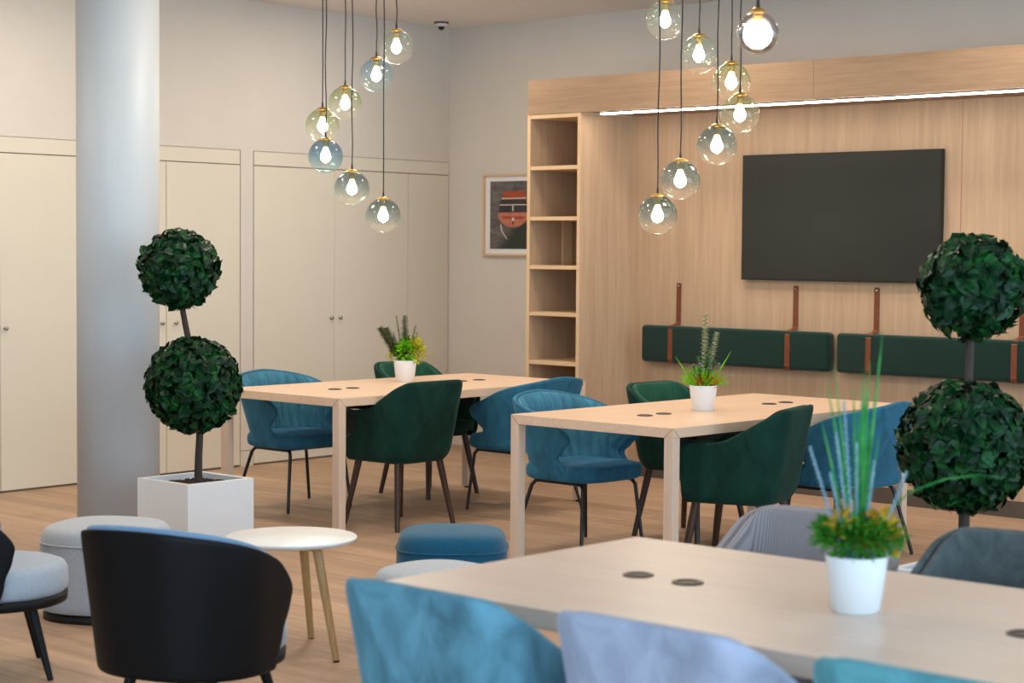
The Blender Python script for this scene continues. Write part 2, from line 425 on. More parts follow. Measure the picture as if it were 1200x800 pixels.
# local: x = out of the wall into the room, y = along it
KY = 1 / cos(LWA)
wl = MB(); wl.box(-0.3, -0.012, -2.5, 10.80 * KY + 0.05, 0, CEIL)                       # recess plane
def lq(y): return y * KY
fronts = []
wl.box(-0.02, 0.0, -2.5, lq(10.86), 2.252, CEIL)          # plaster above
wl.box(-0.02, 0.0, lq(8.582) + 0.006, lq(8.711) - 0.006, 0.115, 2.252)  # pilaster
wl.box(-0.02, 0.003, lq(8.582) + 0.004, lq(8.711) - 0.004, 0.0, 0.11)
lwo = lw(structure(wl.build('wall_left', 'white_wall')))
gp = MB(); gp.box(-0.013, -0.0115, -2.49, lq(10.80), 0.0, 2.252)
lw(structure(gp.build('trim_1', 'gap')))
G = 0.0035
hd = MB()
for a, b in ((-2, 8.582), (8.711, 10.795)):
    hd.box(-0.011, 0.0, lq(a) + G, lq(b) - G, 2.148 + G, 2.252 - G)
lw(structure(hd.build('trim_2', 'cream')))
doors = [(3.9, 4.57, None), (4.57, 5.24, None), (5.24, 5.9, None), (5.9, 6.57, 6.54), (6.57, 7.242, 6.605), (7.242, 7.912, 7.865), (7.912, 8.582, 7.985), (8.711, 9.52, 9.478), (9.52, 10.323, 9.572), (10.323, 10.795, None)]
for k, (a, b, kn) in enumerate(doors):
    m = MB(); sg = G if k != 8 else 0.001
    m.box(-0.011, 0.0, lq(a) + (0.0015 if k == 8 else G), lq(b) - (0.0015 if k == 7 else G), 0.014, 2.148 - G)
    d = lw(structure(m.build('door_%d' % (k + 1), 'cream')))
    if kn:
        h = MB(); y = lq(kn)
        prof = [(0.0, 0.0), (0.007, 0.0), (0.007, 0.012), (0.013, 0.016), (0.014, 0.024), (0.0, 0.027)]
        h.lathe(prof, 16)
        ko = h.build('knob', 'steel', d); ko.rotation_euler = (0, PI / 2, 0); ko.location = (0.0, y, 1.043)
        ko['label'] = 'small steel closet knob'
# column
cm = MB(); cm.lathe([(0.212, 0), (0.212, CEIL)], 64)
c_o = structure(cm.build('column', 'column')); c_o.location = (-8.24, 5.85, 0)

# camera dome on the ceiling
t = thing('ceiling_dome_camera', 'small dark dome security camera on the ceiling near the room corner', 'security camera', (-10.49, 10.45, CEIL))
m = MB(); m.lathe([(0.0, -0.010), (0.054, -0.010), (0.058, -0.004), (0.058, 0.0)], 32); m.build('base_ring', 'black', t)
m = MB(); m.lathe([(0.0, -0.034), (0.030, -0.034), (0.044, -0.024), (0.047, -0.0101)], 32); m.build('housing', 'white_pot', t)
m = MB(); m.lathe([(0.0, -0.062), (0.012, -0.060), (0.022, -0.050), (0.027, -0.036), (0.027, -0.0341)], 24); m.build('dome', 'black', t)

# ------------------------------------------------------------------ bookcase, pelmet, light
BX0, BX1, BY0 = -8.889, -8.407, 9.698
t = thing('bookcase', 'tall narrow open oak bookcase built in beside the boat picture', 'bookcase', ((BX0 + BX1) / 2, BY0, 0))
def loc_box(parent, name, mat, x0, x1, y0, y1, z0, z1, bev=0.0):
    m = MB(); L = parent.location
    m.box(x0 - L.x, x1 - L.x, y0 - L.y, y1 - L.y, z0 - L.z, z1 - L.z, bev=bev); return m.build(name, mat, parent)
TH = 0.026
for a in (BX0, BX1 - TH):
    p = loc_box(t, 'side_panel', 'oak_v', a, a + TH, BY0 + 0.002, 10.79, 0, 2.485)
    loc_box(t, 'edge_strip', 'oak_edge', a, a + TH, BY0, BY0 + 0.0019, 0.0, 2.485)
loc_box(t, 'back_panel', 'oak_v', BX0 + TH, BX1 - TH, 10.22, 10.239, 0.0, 2.485)
for z in (0.1, 0.468, 0.802, 1.137, 1.457, 1.79, 2.135, 2.485):
    loc_box(t, 'shelf', 'oak_edge', BX0 + TH, BX1 - TH, BY0 + 0.004, 10.2195, z - TH, z)
loc_box(t, 'socket_panel', 'oak_edge', BX0 + TH + 0.0005, BX0 + TH + 0.012, 10.035, 10.13, 1.458, 1.762)['label'] = 'pale strip with a socket hole inside the shelf'
t = thing('pelmet', 'long horizontal oak pelmet board above the bookcase and television niche', 'pelmet', (-6.0, BY0, 2.487))
loc_box(t, 'front_board', 'oak_h', BX0, 2.0, BY0, BY0 + 0.03, 2.487, 2.722)
loc_box(t, 'soffit', 'oak_h', BX1 + 0.001, 2.0, BY0 + 0.0301, 10.2395, 2.488, 2.512)
loc_box(t, 'top_board', 'oak_h', BX0, 2.0, BY0 + 0.0301, 10.79, 2.70, 2.722)
for sx in (-6.55, -3.6, -0.9):
    loc_box(t, 'joint', 'gap', sx - 0.0015, sx + 0.0015, BY0 - 0.0006, BY0, 2.487, 2.722)
t = thing('strip_light', 'glowing white linear light set under the oak pelmet', 'light', (-6.0, 9.80, 2.487))
loc_box(t, 'profile', 'steel', -8.31, 1.9, 9.775, 9.825, 2.4795, 2.4878)
loc_box(t, 'diffuser', 'led', -8.305, 1.895, 9.784, 9.816, 2.472, 2.4794)

# ------------------------------------------------------------------ television
t = thing('wall_mounted_television', 'large black flat television on the oak wall above green back cushions', 'television', (-6.692, 10.24, 1.785))
m = MB(); m.box(-0.738, 0.738, -0.045, -0.008, -0.407, 0.407, 0.003); m.build('bezel', 'black', t)
m = MB(); m.box(-0.730, 0.730, -0.0462, -0.0451, -0.397, 0.400); m.build('screen', 'screen', t)
m = MB(); m.box(-0.35, 0.35, -0.0079, 0.0, -0.22, 0.22); m.build('wall_bracket', 'black', t)

# ------------------------------------------------------------------ hanging back cushions
def cushion(x0, wd, label, straps):
    t = thing('hanging_back_cushion', label, 'cushion', (x0 + wd / 2, 10.24, 0.93), 0, 'back cushions strapped to the oak wall')
    bm = bmesh.new(); bmesh.ops.create_cube(bm, size=1)
    for v in bm.verts: v.co = Vector((v.co.x * wd, -0.05 + v.co.y * 0.085, v.co.z * 0.25))
    bmesh.ops.bevel(bm, geom=bm.edges[:], offset=0.026, segments=4, affect='EDGES', profile=0.5)
    m = MB(); m.bm(bm); m.build('pad', 'cushion', t)
    for sx in straps:
        x = sx - (x0 + wd / 2); hw = 0.019
        pts = [(-0.004, 0.415), (-0.006, 0.150), (-0.022, 0.138), (-0.072, 0.1295), (-0.0955, 0.10), (-0.0965, -0.1), (-0.08, -0.128), (-0.03, -0.1295), (-0.004, -0.13)]
        vs = []; k = len(pts)
        for i, (y, z) in enumerate(pts):
            a = Vector(pts[min(i + 1, k - 1)]) - Vector(pts[max(i - 1, 0)]); nn = Vector((-a.y, a.x)).normalized() * 0.0035
            q = Vector((y, z))
            if nn.x > 0 and False: nn = -nn
            vs += [(x - hw, q.x, q.y), (x + hw, q.x, q.y), (x + hw, q.x + nn.x, q.y + nn.y), (x - hw, q.x + nn.x, q.y + nn.y)]
        fs = [(i * 4 + j, i * 4 + (j + 1) % 4, i * 4 + 4 + (j + 1) % 4, i * 4 + 4 + j) for i in range(k - 1) for j in range(4)] + [(3, 2, 1, 0), tuple(4 * (k - 1) + j for j in range(4))]
        m = MB(); m.raw(vs, fs, 0, False); st = m.build('strap', 'leather', t, fix=True)
        m = MB(); m.lathe([(0, 0), (0.008, 0), (0.007, 0.004), (0, 0.006)], 16, (0, 0, 0)); r = m.build('rivet', 'chrome', st)
        r.rotation_euler = (PI / 2, 0, 0); r.location = (x, -0.0075, 0.395)
cushion(-8.236, 1.52, 'bottle green back cushion on tan straps, left of the gap under the television', (-7.977, -7.024))
cushion(-6.66, 1.52, 'bottle green back cushion on tan straps, partly behind the right topiary', (-6.418, -5.424))

# ------------------------------------------------------------------ boat picture
t = thing('framed_picture', 'oak framed photograph of an orange wooden boat on the white wall', 'picture', (-10.03, 10.799, 1.828))
PW, PH = 0.315, 0.3185
m = MB(); b = 0.018
for x0, x1, z0, z1 in ((-PW, PW, PH - b, PH), (-PW, PW, -PH, -PH + b), (-PW, -PW + b, -PH + b, PH - b), (PW - b, PW, -PH + b, PH - b)):
    m.box(x0, x1, -0.028, 0.0, z0, z1, 0.0015)
m.build('frame', 'oak_edge', t)
m = MB(); m.box(-PW + b, PW - b, -0.012, -0.004, -PH + b, PH - b); m.build('mount', 'white_pot', t)
def wmat():
    t_ = NT('printed_water'); v = t_.coords((5, 1, 16)); f = t_.noise(v, 1.6, 5, 0.6, 1.0)
    c = t_.ramp(f, [(0.3, rgb(74, 70, 70)), (0.6, rgb(110, 103, 103)), (0.8, rgb(136, 130, 128))])
    v2 = t_.coords(); sx = t_.add('ShaderNodeSeparateXYZ'); t_.link(v2, sx.inputs[0])
    a = t_.add('ShaderNodeMath', operation='SUBTRACT'); t_.link(sx.outputs['X'], a.inputs[0]); t_.link(sx.outputs['Z'], a.inputs[1])
    mr = t_.add('ShaderNodeMapRange'); mr.inputs['From Min'].default_value = 0.03; mr.inputs['From Max'].default_value = 0.16; t_.link(a.outputs[0], mr.inputs[0])
    t_.link(t_.mix(mr.outputs[0], c, rgb(38, 46, 36)), t_.b.inputs['Base Color']); t_.b.inputs['Roughness'].default_value = 0.5; return t_.m
M['p_water'] = wmat()
M['p_hull'] = plain('printed_hull', rgb(190, 116, 92), 0.5, var=0.08, vs=30); M['p_roof'] = plain('printed_canopy', rgb(160, 72, 40), 0.5, var=0.1, vs=40)
M['p_dark'] = plain('printed_windows', rgb(50, 48, 48), 0.5); M['p_pale'] = plain('printed_trim', rgb(210, 200, 190), 0.5)
pr = MB(); A, B = 0.246, 0.262
pr.box(-A, A, -0.0135, -0.0121, -B, B)
def flat(pts, mi, dy): pr.raw([(x, -0.0136 - dy, z) for x, z in pts] + [(x, -0.0134, z) for x, z in pts], [tuple(range(len(pts)))] + [(i, (i + 1) % len(pts), len(pts) + (i + 1) % len(pts), len(pts) + i) for i in range(len(pts))], mi, False)
hull = [(0.165 * cos(a) * (1 if sin(a) < 0 else 0.93), 0.02 + (0.115 if sin(a) < 0 else 0.08) * sin(a)) for a in [2 * PI * i / 40 for i in range(40)]]
flat(hull, 1, 0.0002)
flat([(-0.15, 0.06), (0.15, 0.06), (0.12, 0.185), (-0.10, 0.185)], 2, 0.0004)
flat([(-0.155, 0.02), (0.155, 0.02), (0.135, 0.12), (-0.13, 0.12)], 3, 0.0006)
flat([(-0.14, 0.075), (0.14, 0.075), (0.14, 0.083), (-0.14, 0.083)], 4, 0.0008)
flat([(-0.12, 0.125), (0.13, 0.125), (0.13, 0.133), (-0.12, 0.133)], 4, 0.0008)
flat([(-0.01, 0.03), (0.004, 0.03), (0.004, 0.075), (-0.01, 0.075)], 4, 0.0009)
flat([(-0.13, -0.01), (0.13, -0.01), (0.10, -0.03), (-0.10, -0.03)], 2, 0.0006)
flat([(-0.012, -0.02), (0.012, -0.02), (0.012, -0.045), (-0.012, -0.045)], 4, 0.0008)
flat([(-0.008, -0.045), (0.008, -0.045), (0.006, -0.075), (-0.006, -0.075)], 3, 0.0008)
flat([(0.012, 0.185), (0.022, 0.185), (0.02, 0.25), (0.014, 0.25)], 3, 0.0006)
flat([(-0.135, -0.07), (-0.125, -0.07), (-0.115, -0.12), (-0.06, -0.185), (-0.07, -0.185), (-0.128, -0.12)], 4, 0.0004)
pr.build('print', ['p_water', 'p_hull', 'p_roof', 'p_dark', 'p_pale'], t)

# ------------------------------------------------------------------ big tables
def table(cx, cy, rz, mat, label, lenx, leny, gx):
    t = thing('meeting_table', label, 'table', (cx, cy, 0), rz, 'oak meeting tables with cable grommets')
    hx, hy = lenx / 2, leny / 2
    m = MB(); m.box(-hx, hx, -hy, hy, 0.703, 0.75, 0.0015); m.build('tabletop', mat, t)
    for sx in (-1, 1):
        for sy in (-1, 1):
            m = MB(); x0, x1 = sorted((sx * hx, sx * (hx - 0.052))); y0, y1 = sorted((sy * hy, sy * (hy - 0.052)))
            m.box(x0, x1, y0, y1, 0.012, 0.7028, 0.0015)
            c0 = Vector((sx * hx, sy * hy, 0))       # dark mitre line where leg and top meet
            for dv, nv_ in ((Vector((-sx, 0, 0)), Vector((0, sy, 0))), (Vector((0, -sy, 0)), Vector((sx, 0, 0)))):
                a0 = c0 + Vector((0, 0, 0.748)) + dv * 0.002; a1 = c0 + dv * 0.0515 + Vector((0, 0, 0.7015))
                w_ = (dv + Vector((0, 0, 1))).normalized() * 0.0011
                q = [a0 - w_, a0 + w_, a1 + w_, a1 - w_]
                m.raw([p - nv_ * 0.0005 for p in q] + [p + nv_ * 0.0003 for p in q], [(0, 1, 2, 3), (7, 6, 5, 4), (0, 4, 5, 1), (1, 5, 6, 2), (2, 6, 7, 3), (3, 7, 4, 0)], 1, False)
            lg = m.build('leg', ['table_leg', 'gap'], t)
            m = MB(); cxx, cyy = (x0 + x1) / 2, (y0 + y1) / 2; m.lathe([(0.018, 0), (0.018, 0.0119)], 20, (cxx, cyy, 0)); m.build('foot', 'black', lg)
    long_y = leny > lenx
    for g in gx:
        x, y = (0, g) if long_y else (g, 0)
        m = MB(); m.lathe([(0.024, 0.751), (0.024, 0.7535), (0.036, 0.7545), (0.04, 0.7525), (0.04, 0.7501), (0.024, 0.7501)], 32, (x, y, 0)); gr = m.build('grommet', 'ring', t, fix=True)
        m = MB(); m.lathe([(0.0238, 0.7501), (0.0238, 0.7518), (0.0, 0.7520)], 24, (x, y, 0)); m.build('grommet_lid', 'ring_in', gr)
    m = MB(); a, b = 0.14, 0.36
    def bx(x0, x1, y0, y1, z0, z1):
        if long_y: m.box(x0, x1, y0, y1, z0, z1)
        else: m.box(y0, y1, x0, x1, z0, z1)
    bx(-a, a, -b, b, 0.618, 0.622); bx(-a, -a + 0.004, -b, b, 0.6221, 0.69); bx(a - 0.004, a, -b, b, 0.6221, 0.69)
    for e in (-b, 0, b - 0.03):
        bx(-a, -a + 0.004, e, e + 0.03, 0.6901, 0.7028); bx(a - 0.004, a, e, e + 0.03, 0.6901, 0.7028)
    m.build('cable_tray', 'black', t)
    return t
table(-8.218, 7.935, 0, 'table_y', 'oak table at the back left with a feathery plant, nearest the closet wall', 1.02, 2.05, (-0.60, -0.46, 0.44, 0.60))
table(-5.91, 7.923, 0, 'table_y', 'oak table in the middle in front of the television wall', 1.02, 2.05, (-0.60, -0.45, 0.455, 0.61))
table(-2.394, 3.726, 0.018, 'table_x', 'large oak table in the foreground with the tall grassy plant', 2.05, 1.02, (-0.62, -0.465, 0.437, 0.59))

# ------------------------------------------------------------------ chairs
def steel_legs(t, w, f, b, ztop, spl=0.03):
    m = MB(); z = ztop - 0.011; q = 0.86
    m.tube([(-w * q, -b * q, z), (-w * q, f * q, z)], 0.009, 8); m.tube([(w * q, -b * q, z), (w * q, f * q, z)], 0.009, 8)
    m.tube([(-w * q, 0.6 * f, z), (w * q, 0.6 * f, z)], 0.008, 8); m.tube([(-w * q, -0.6 * b, z), (w * q, -0.6 * b, z)], 0.008, 8)
    m.build('seat_frame', 'black_metal', t)
    for sx in (-1, 1):
        for sy, d in ((1, f), (-1, b)):
            m = MB(); top = Vector((sx * w * q, sy * d * q, z)); sp = 0.012 if sy > 0 else 0.06; foot = Vector((sx * (w + sp), sy * (d + sp), 0.004))
            k = top + (foot - top) * 0.06 + Vector((sx * 0.006, sy * 0.014, 0.012))
            m.tube([top + Vector((0, -sy * 0.03, 0.0)), top + Vector((0, sy * 0.0, -0.002)), k + Vector((0, 0, -0.016)), foot + Vector((0, 0, 0.012)), foot], [0.009, 0.0105, 0.0105, 0.0095, 0.0095], 10)
            m.build('leg', 'black_metal', t)

def wood_legs(t, w, f, b, ztop, spl=0.05, mat='walnut', r0=0.021, r1=0.014):
    for sx in (-1, 1):
        for sy, d in ((1, f), (-1, b)):
            m = MB(); m.tube([(sx * (w - 0.06), sy * (d - 0.06), ztop), (sx * (w - 0.055), sy * (d - 0.055), ztop - 0.03), (sx * (w - 0.06 + spl), sy * (d - 0.06 + spl), 0.0)], [r0, r0, r1], 12)
            m.build('leg', mat, t)

def shell_chair(x, y, face, label, mat='blue_velvet'):
    """wing backed shell chair: channelled inside, notched sides, thin black steel legs; faces +Y before turning"""
    t = thing('shell_chair', label, 'chair', (x, y, 0), face - PI / 2, 'blue wing back shell chairs')
    E_ = [(0, 0.84), (0.16, 0.81), (0.34, 0.745), (0.52, 0.82), (0.66, 0.895), (0.78, 0.90), (0.89, 0.85), (0.96, 0.76), (1, 0.62)]
    def mid(u, v, inset=0.0):
        s = u * interp(E_, v)
        w = 0.245 + 0.05 * v - inset; back = 0.205 + 0.115 * v ** 0.9 - inset
        x_, y_ = uplan(s, w, 0.23, back, 0.19)
        top = 0.815 - 0.135 * min(1, abs(s) / 0.8) ** 1.7
        z = 0.395 + (top - 0.395) * v
        return x_, y_, z
    m = MB(); shell(m, lambda u, v: mid(u, v), 40, 18, 0.014, 0.010); m.build('back_shell', mat, t, sub=1)
    def rib(u, v): return 0.028 * abs(sin(u * interp(E_, 0.10 + 0.87 * v) * 9.0 * PI)) ** 0.38 * min(1, (1 - v) * 8, (1 - abs(u)) * 10 + 0.05)
    def lining(u, v):
        return mid(u * 0.95, 0.10 + 0.87 * v, 0.0115)
    m = MB(); shell(m, lining, 150, 14, 0.0, 0.010, rib=rib); m.build('channelled_lining', 'blue_sheen', t)
    m = MB(); pad(m, 0.262, 0.27, 0.235, 0.372, 0.462, 4.2, 0.012, 0.03); m.build('seat', mat, t, sub=1)
    steel_legs(t, 0.235, 0.205, 0.16, 0.378)
    return t

def tub_chair(x, y, face, label, mat, legs='walnut', inner=None, group='velvet tub chairs at the tables', top=0.83, hw=0.225):
    """padded armchair: flat high back that slopes down into low arms, tapered wooden legs"""
    t = thing('tub_chair', label, 'chair', (x, y, 0), face - PI / 2, group)
    def mid(u, v, inset=0.0):
        s = u * interp([(0, 0.985), (0.6, 0.99), (0.9, 0.985), (1, 0.95)], v)
        bot = max(0, 1 - v / 0.12) ** 2 * 0.022
        w = hw - 0.02 + 0.035 * v - bot - inset; back = 0.195 + 0.075 * v - bot - inset
        x_, y_ = uplan(s, w, 0.235, back, 0.085)
        tp = linterp([(0, top), (0.22, top), (0.29, top - 0.004), (0.34, top - 0.02), (0.63, 0.69), (0.68, 0.674), (0.74, 0.664), (1, 0.65)], abs(s))
        z = 0.385 + (tp - 0.385) * v
        return x_, y_, z
    m = MB(); shell(m, lambda u, v: mid(u, v), 56, 14, 0.024, 0.004); m.build('back_shell', mat, t, sub=1)
    m = MB(); shell(m, lambda u, v: mid(u * 0.985, 0.06 + 0.925 * v, 0.006), 56, 14, 0.0, 0.026); m.build('inner_lining', inner or mat, t, sub=1)
    m = MB(); pad(m, hw - 0.026, 0.255, 0.18, 0.40, 0.475, 5.0, 0.014, 0.03); m.build('seat', mat, t, sub=1)
    m = MB(); pad(m, hw - 0.03, 0.23, 0.165, 0.378, 0.41, 4.0, 0.0, 0.012); m.build('seat_base', mat, t)
    wood_legs(t, hw - 0.005, 0.235, 0.20, 0.385, 0.06, legs)
    return t
PX, NX, PY, NY = 0, PI, PI / 2, -PI / 2
shell_chair(-8.75, 7.50, PX, 'blue channel back shell chair beside the left topiary, at the back left table')
shell_chair(-7.715, 8.39, NX, 'blue shell chair seen from its smooth back, at the back left table, overlapped by another')
shell_chair(-6.50, 7.53, PX, 'blue channel back shell chair behind the left corner of the middle table')
shell_chair(-5.375, 8.30, NX, 'bright blue shell chair with its smooth back beside the right topiary')
tub_chair(-8.68, 8.54, PX, 'green velvet tub chair mostly hidden behind the back left table and its plant', 'green_velvet', inner='green_lit')
tub_chair(-7.77, 7.44, NX, 'dark green velvet tub chair seen from behind at the back left table', 'green_velvet')
tub_chair(-6.38, 8.29, PX, 'green velvet tub chair behind the middle table, left of its potted plant', 'green_velvet', inner='green_lit')
tub_chair(-5.385, 7.43, NX + 0.28, 'dark green velvet tub chair seen from behind at the middle table', 'green_velvet')
G2 = 'velvet tub chairs around the foreground table'
tub_chair(-2.895, 3.08, PY, 'sky blue velvet tub chair at the left end of the foreground table', 'sky_velvet', group=G2, top=0.845)
tub_chair(-2.31, 3.13, PY, 'lilac blue velvet tub chair between two bluer chairs in the foreground', 'lilac_velvet', group=G2, top=0.845)
tub_chair(-1.69, 3.13, PY, 'teal velvet tub chair cut off by the bottom edge, before the tall grassy plant', 'teal_velvet', group=G2, top=0.845)
tub_chair(-3.09, 4.50, NY + 0.2, 'grey corduroy tub chair across the foreground table, behind the grassy plant', 'corduroy', group=G2, top=0.80)
tub_chair(-2.45, 4.51, NY + 0.15, 'slate grey velvet tub chair across the foreground table, below the right topiary', 'slate_velvet', group=G2, top=0.80)

def lounge_chair(x, y, face, label):
    t = thing('lounge_chair', label, 'armchair', (x, y, 0), face - PI / 2, 'black shell lounge chairs')
    def mid(u, v, inset=0.0):
        s = u * interp([(0, 0.865), (0.35, 0.915), (0.65, 0.965), (0.82, 0.985), (0.92, 0.94), (1, 0.85)], v)
        w = 0.276 + 0.030 * v - inset; back = 0.272 + 0.045 * v - inset
        x_, y_ = uplan(s, w, 0.10, back, 0.235)
        tp = 0.715 - 0.15 * min(1, abs(s) / 0.96) ** 2.4
        return x_, y_, 0.262 + (tp - 0.262) * v
    m = MB(); shell(m, lambda u, v: mid(u, v), 48, 14, 0.010, 0.004); m.build('outer_shell', 'black_shell', t, sub=1)
    m = MB(); shell(m, lambda u, v: mid(u * 0.99, 0.05 + 0.968 * v, 0.005), 48, 14, 0.0, 0.024); m.build('inner_lining', 'lining', t, sub=1)
    m = MB(); m.lathe([(0, 0.262), (0.255, 0.262), (0.268, 0.268), (0.271, 0.30), (0, 0.30)], 48, (0, 0.035, 0)); m.build('seat_ring', 'black_shell', t)
    m = MB(); m.lathe([(0, 0.3005), (0.256, 0.3005), (0.270, 0.315), (0.273, 0.34), (0.270, 0.385), (0.259, 0.405), (0.235, 0.414), (0.12, 0.422), (0, 0.424)], 48, (0, 0.035, 0)); m.build('seat', 'seat_fabric', t)
    for a in (45, 135, 225, 315):
        c, s = cos(math.radians(a)), sin(math.radians(a))
        m = MB(); m.tube([(c * 0.20, 0.02 + s * 0.20, 0.262), (c * 0.205, 0.02 + s * 0.205, 0.24), (c * 0.285, 0.02 + s * 0.285, 0.0)], [0.019, 0.019, 0.011], 12); m.build('leg', 'black_shell', t)
    return t
lounge_chair(-4.782, 3.68, 1.90, 'black shell lounge chair in the foreground with its back to the room')
lounge_chair(-6.135, 3.755, 1.09, 'black lounge chair with pale grey round seat cut off by the left edge')

# ------------------------------------------------------------------ poufs and side table
def pouf(x, y, r, h, mat, sq, label, rz=0):
    t = thing('pouf', label, 'pouf', (x, y, 0), rz, 'upholstered poufs')
    m = MB(); m.lathe([(0, 0.03), (r * 0.95, 0.03), (r * 0.985, 0.045), (r, 0.08), (r * 1.0, h * 0.62), (r * 0.995, h * 0.80), (r * 0.965, h * 0.90), (r * 0.90, h * 0.955), (r * 0.7, h * 0.985), (0, h)], 64, sq=sq); m.build('upholstery', mat, t, sub=1)
    m = MB(); m.lathe([(r * 0.93, 0.0), (r * 0.95, 0.004), (r * 0.95, 0.026), (r * 0.93, 0.0299)], 64, sq=sq); m.build('base', 'black', t)
    # seam piping around the top panel
    m = MB(); n = 72
    def q(a): return (abs(cos(a)) ** sq + abs(sin(a)) ** sq) ** (-1 / sq) if sq else 1
    pts = [(r * 0.999 * q(2 * PI * i / n) * cos(2 * PI * i / n), r * 0.999 * q(2 * PI * i / n) * sin(2 * PI * i / n), h * 0.80) for i in range(n + 1)]
    m.tube(pts, 0.004, 6, cap=False); m.build('piping', mat, t)
pouf(-6.75, 4.73, 0.262, 0.405, 'grey_pouf', 2.6, 'light grey pouf on the left behind the black lounge chair', 0.5)
pouf(-5.56, 5.62, 0.232, 0.41, 'blue_pouf', 3.2, 'blue pouf on the floor before the middle table leg', 0.75)
pouf(-4.93, 4.91, 0.222, 0.41, 'grey_pouf', 2.6, 'light grey pouf in front of the blue pouf, behind the foreground table')

t = thing('side_table', 'round white side table on three tapered wooden legs', 'table', (-5.615, 4.79, 0))
m = MB(); m.lathe([(0, 0.432), (0.235, 0.432), (0.25, 0.44), (0.254, 0.446), (0.254, 0.450), (0.25, 0.453), (0, 0.453)], 72); m.build('tabletop', 'white_top', t)
for a in (0, 122, 241):
    c, s = cos(math.radians(a)), sin(math.radians(a))
    m = MB(); m.tube([(c * 0.145, s * 0.145, 0.43), (c * 0.155, s * 0.155, 0.40), (c * 0.262, s * 0.262, 0.006)], [0.019, 0.019, 0.013], 14)
    lg = m.build('leg', 'ash', t)
    m = MB(); m.lathe([(0.012, 0), (0.012, 0.0059)], 14, (c * 0.262, s * 0.262, 0)); m.build('foot', 'black', lg)
m = MB()
for a in (0, 122, 241):
    c, s = cos(math.radians(a)), sin(math.radians(a)); m.tube([(0, 0, 0.418), (c * 0.15, s * 0.15, 0.418)], 0.012, 8)
m.build('brace', 'ash', t)

# ------------------------------------------------------------------ topiaries
def topiary(x, y, label, trunk, balls, half, h, seed):
    rnd = random.Random(seed)
    t = thing('topiary_tree', label, 'plant', (x, y, 0), 0, 'two ball topiaries in white planters')
    m = MB(); w = 0.028; a = half
    def sq_(q, z): return [(-q, -q, z), (q, -q, z), (q, q, z), (-q, q, z)]
    e = 0.0015; rings = [sq_(a - e, 0.0), sq_(a, e), sq_(a, h - e), sq_(a - e, h), sq_(a - w + e, h), sq_(a - w, h - e), sq_(a - w, 0.03)]
    vs = [p for r_ in rings for p in r_]
    fs = [(i * 4 + j, i * 4 + (j + 1) % 4, i * 4 + 4 + (j + 1) % 4, i * 4 + 4 + j) for i in range(len(rings) - 1) for j in range(4)]
    m.raw(vs, fs + [(3, 2, 1, 0), tuple(4 * (len(rings) - 1) + j for j in range(4))], 0, False)
    m.build('planter', 'white_box', t)
    m = MB(); n = 22; b = a - w - 0.001
    vs = [(-b + 2 * b * i / n, -b + 2 * b * j / n, h - 0.035 + rnd.uniform(-0.008, 0.008) + 0.012 * (1 - ((i / n * 2 - 1) ** 2 + (j / n * 2 - 1) ** 2) / 2)) for j in range(n + 1) for i in range(n + 1)]
    m.raw(vs, [(j * (n + 1) + i, j * (n + 1) + i + 1, (j + 1) * (n + 1) + i + 1, (j + 1) * (n + 1) + i) for j in range(n) for i in range(n)], 0, False)
    for k in range(160):
        px, py = rnd.uniform(-b, b) * 0.85, rnd.uniform(-b, b) * 0.85; r = rnd.uniform(0.004, 0.011)
        m.lathe([(0, -r), (r, 0), (0, r)], 5, (px, py, h - 0.025), smooth=False)
    m.build('soil', 'soil', t)
    m = MB(); m.tube([(p[0], p[1], p[2]) for p in trunk], [p[3] for p in trunk], 10); m.build('trunk', 'bark', t, sub=1)
    for cx, cy, cz, r in balls:
        m = MB()
        bm = bmesh.new(); bmesh.ops.create_icosphere(bm, subdivisions=2, radius=r * 0.72)
        for v in bm.verts: v.co *= rnd.uniform(0.93, 1.05); v.co += Vector((cx, cy, cz))
        m.bm(bm, 0, False)
        N = int(1150 * (r / 0.2) ** 2)
        for i in range(N):
            zz = 1 - 2 * (i + 0.5) / N; ph = i * 2.399963 + rnd.uniform(-0.3, 0.3); rr = math.sqrt(max(0, 1 - zz * zz))
            n = Vector((rr * cos(ph), rr * sin(ph), zz)); n = (n + Vector([rnd.uniform(-.12, .12) for _ in range(3)])).normalized()
            lay = rnd.choice((0.74, 0.82, 0.88, 0.93, 0.97))
            tang = n.cross(Vector((rnd.uniform(-1, 1), rnd.uniform(-1, 1), rnd.uniform(-1, 1)))).normalized()
            d = (tang * 0.85 + Vector((0, 0, -0.5)) + n * rnd.uniform(0.1, 0.75)).normalized()
            L = rnd.uniform(0.042, 0.07)
            m.leaf(Vector((cx, cy, cz)) + n * r * lay - d * L * 0.35, d, n + Vector([rnd.uniform(-.35, .35) for _ in range(3)]), L, L * rnd.uniform(0.55, 0.8), rnd.uniform(0.1, 0.4), rnd.uniform(0.0, 0.35))
        m.build('foliage', 'ivy', t)
topiary(-7.37, 5.68, 'two ball topiary in a white square planter beside the round column',
        [(0.01, 0.01, 0.40, .022), (0.005, 0.01, 0.55, .019), (0.02, 0.02, 0.72, .018), (0.0, 0.0, 0.93, .017), (-0.03, -0.02, 1.13, .016), (-0.05, -0.04, 1.25, .015), (-0.06, -0.05, 1.40, .014)],
        [(-0.06, -0.052, 1.465, 0.192), (-0.005, -0.01, 0.905, 0.232)], 0.198, 0.45, 1)
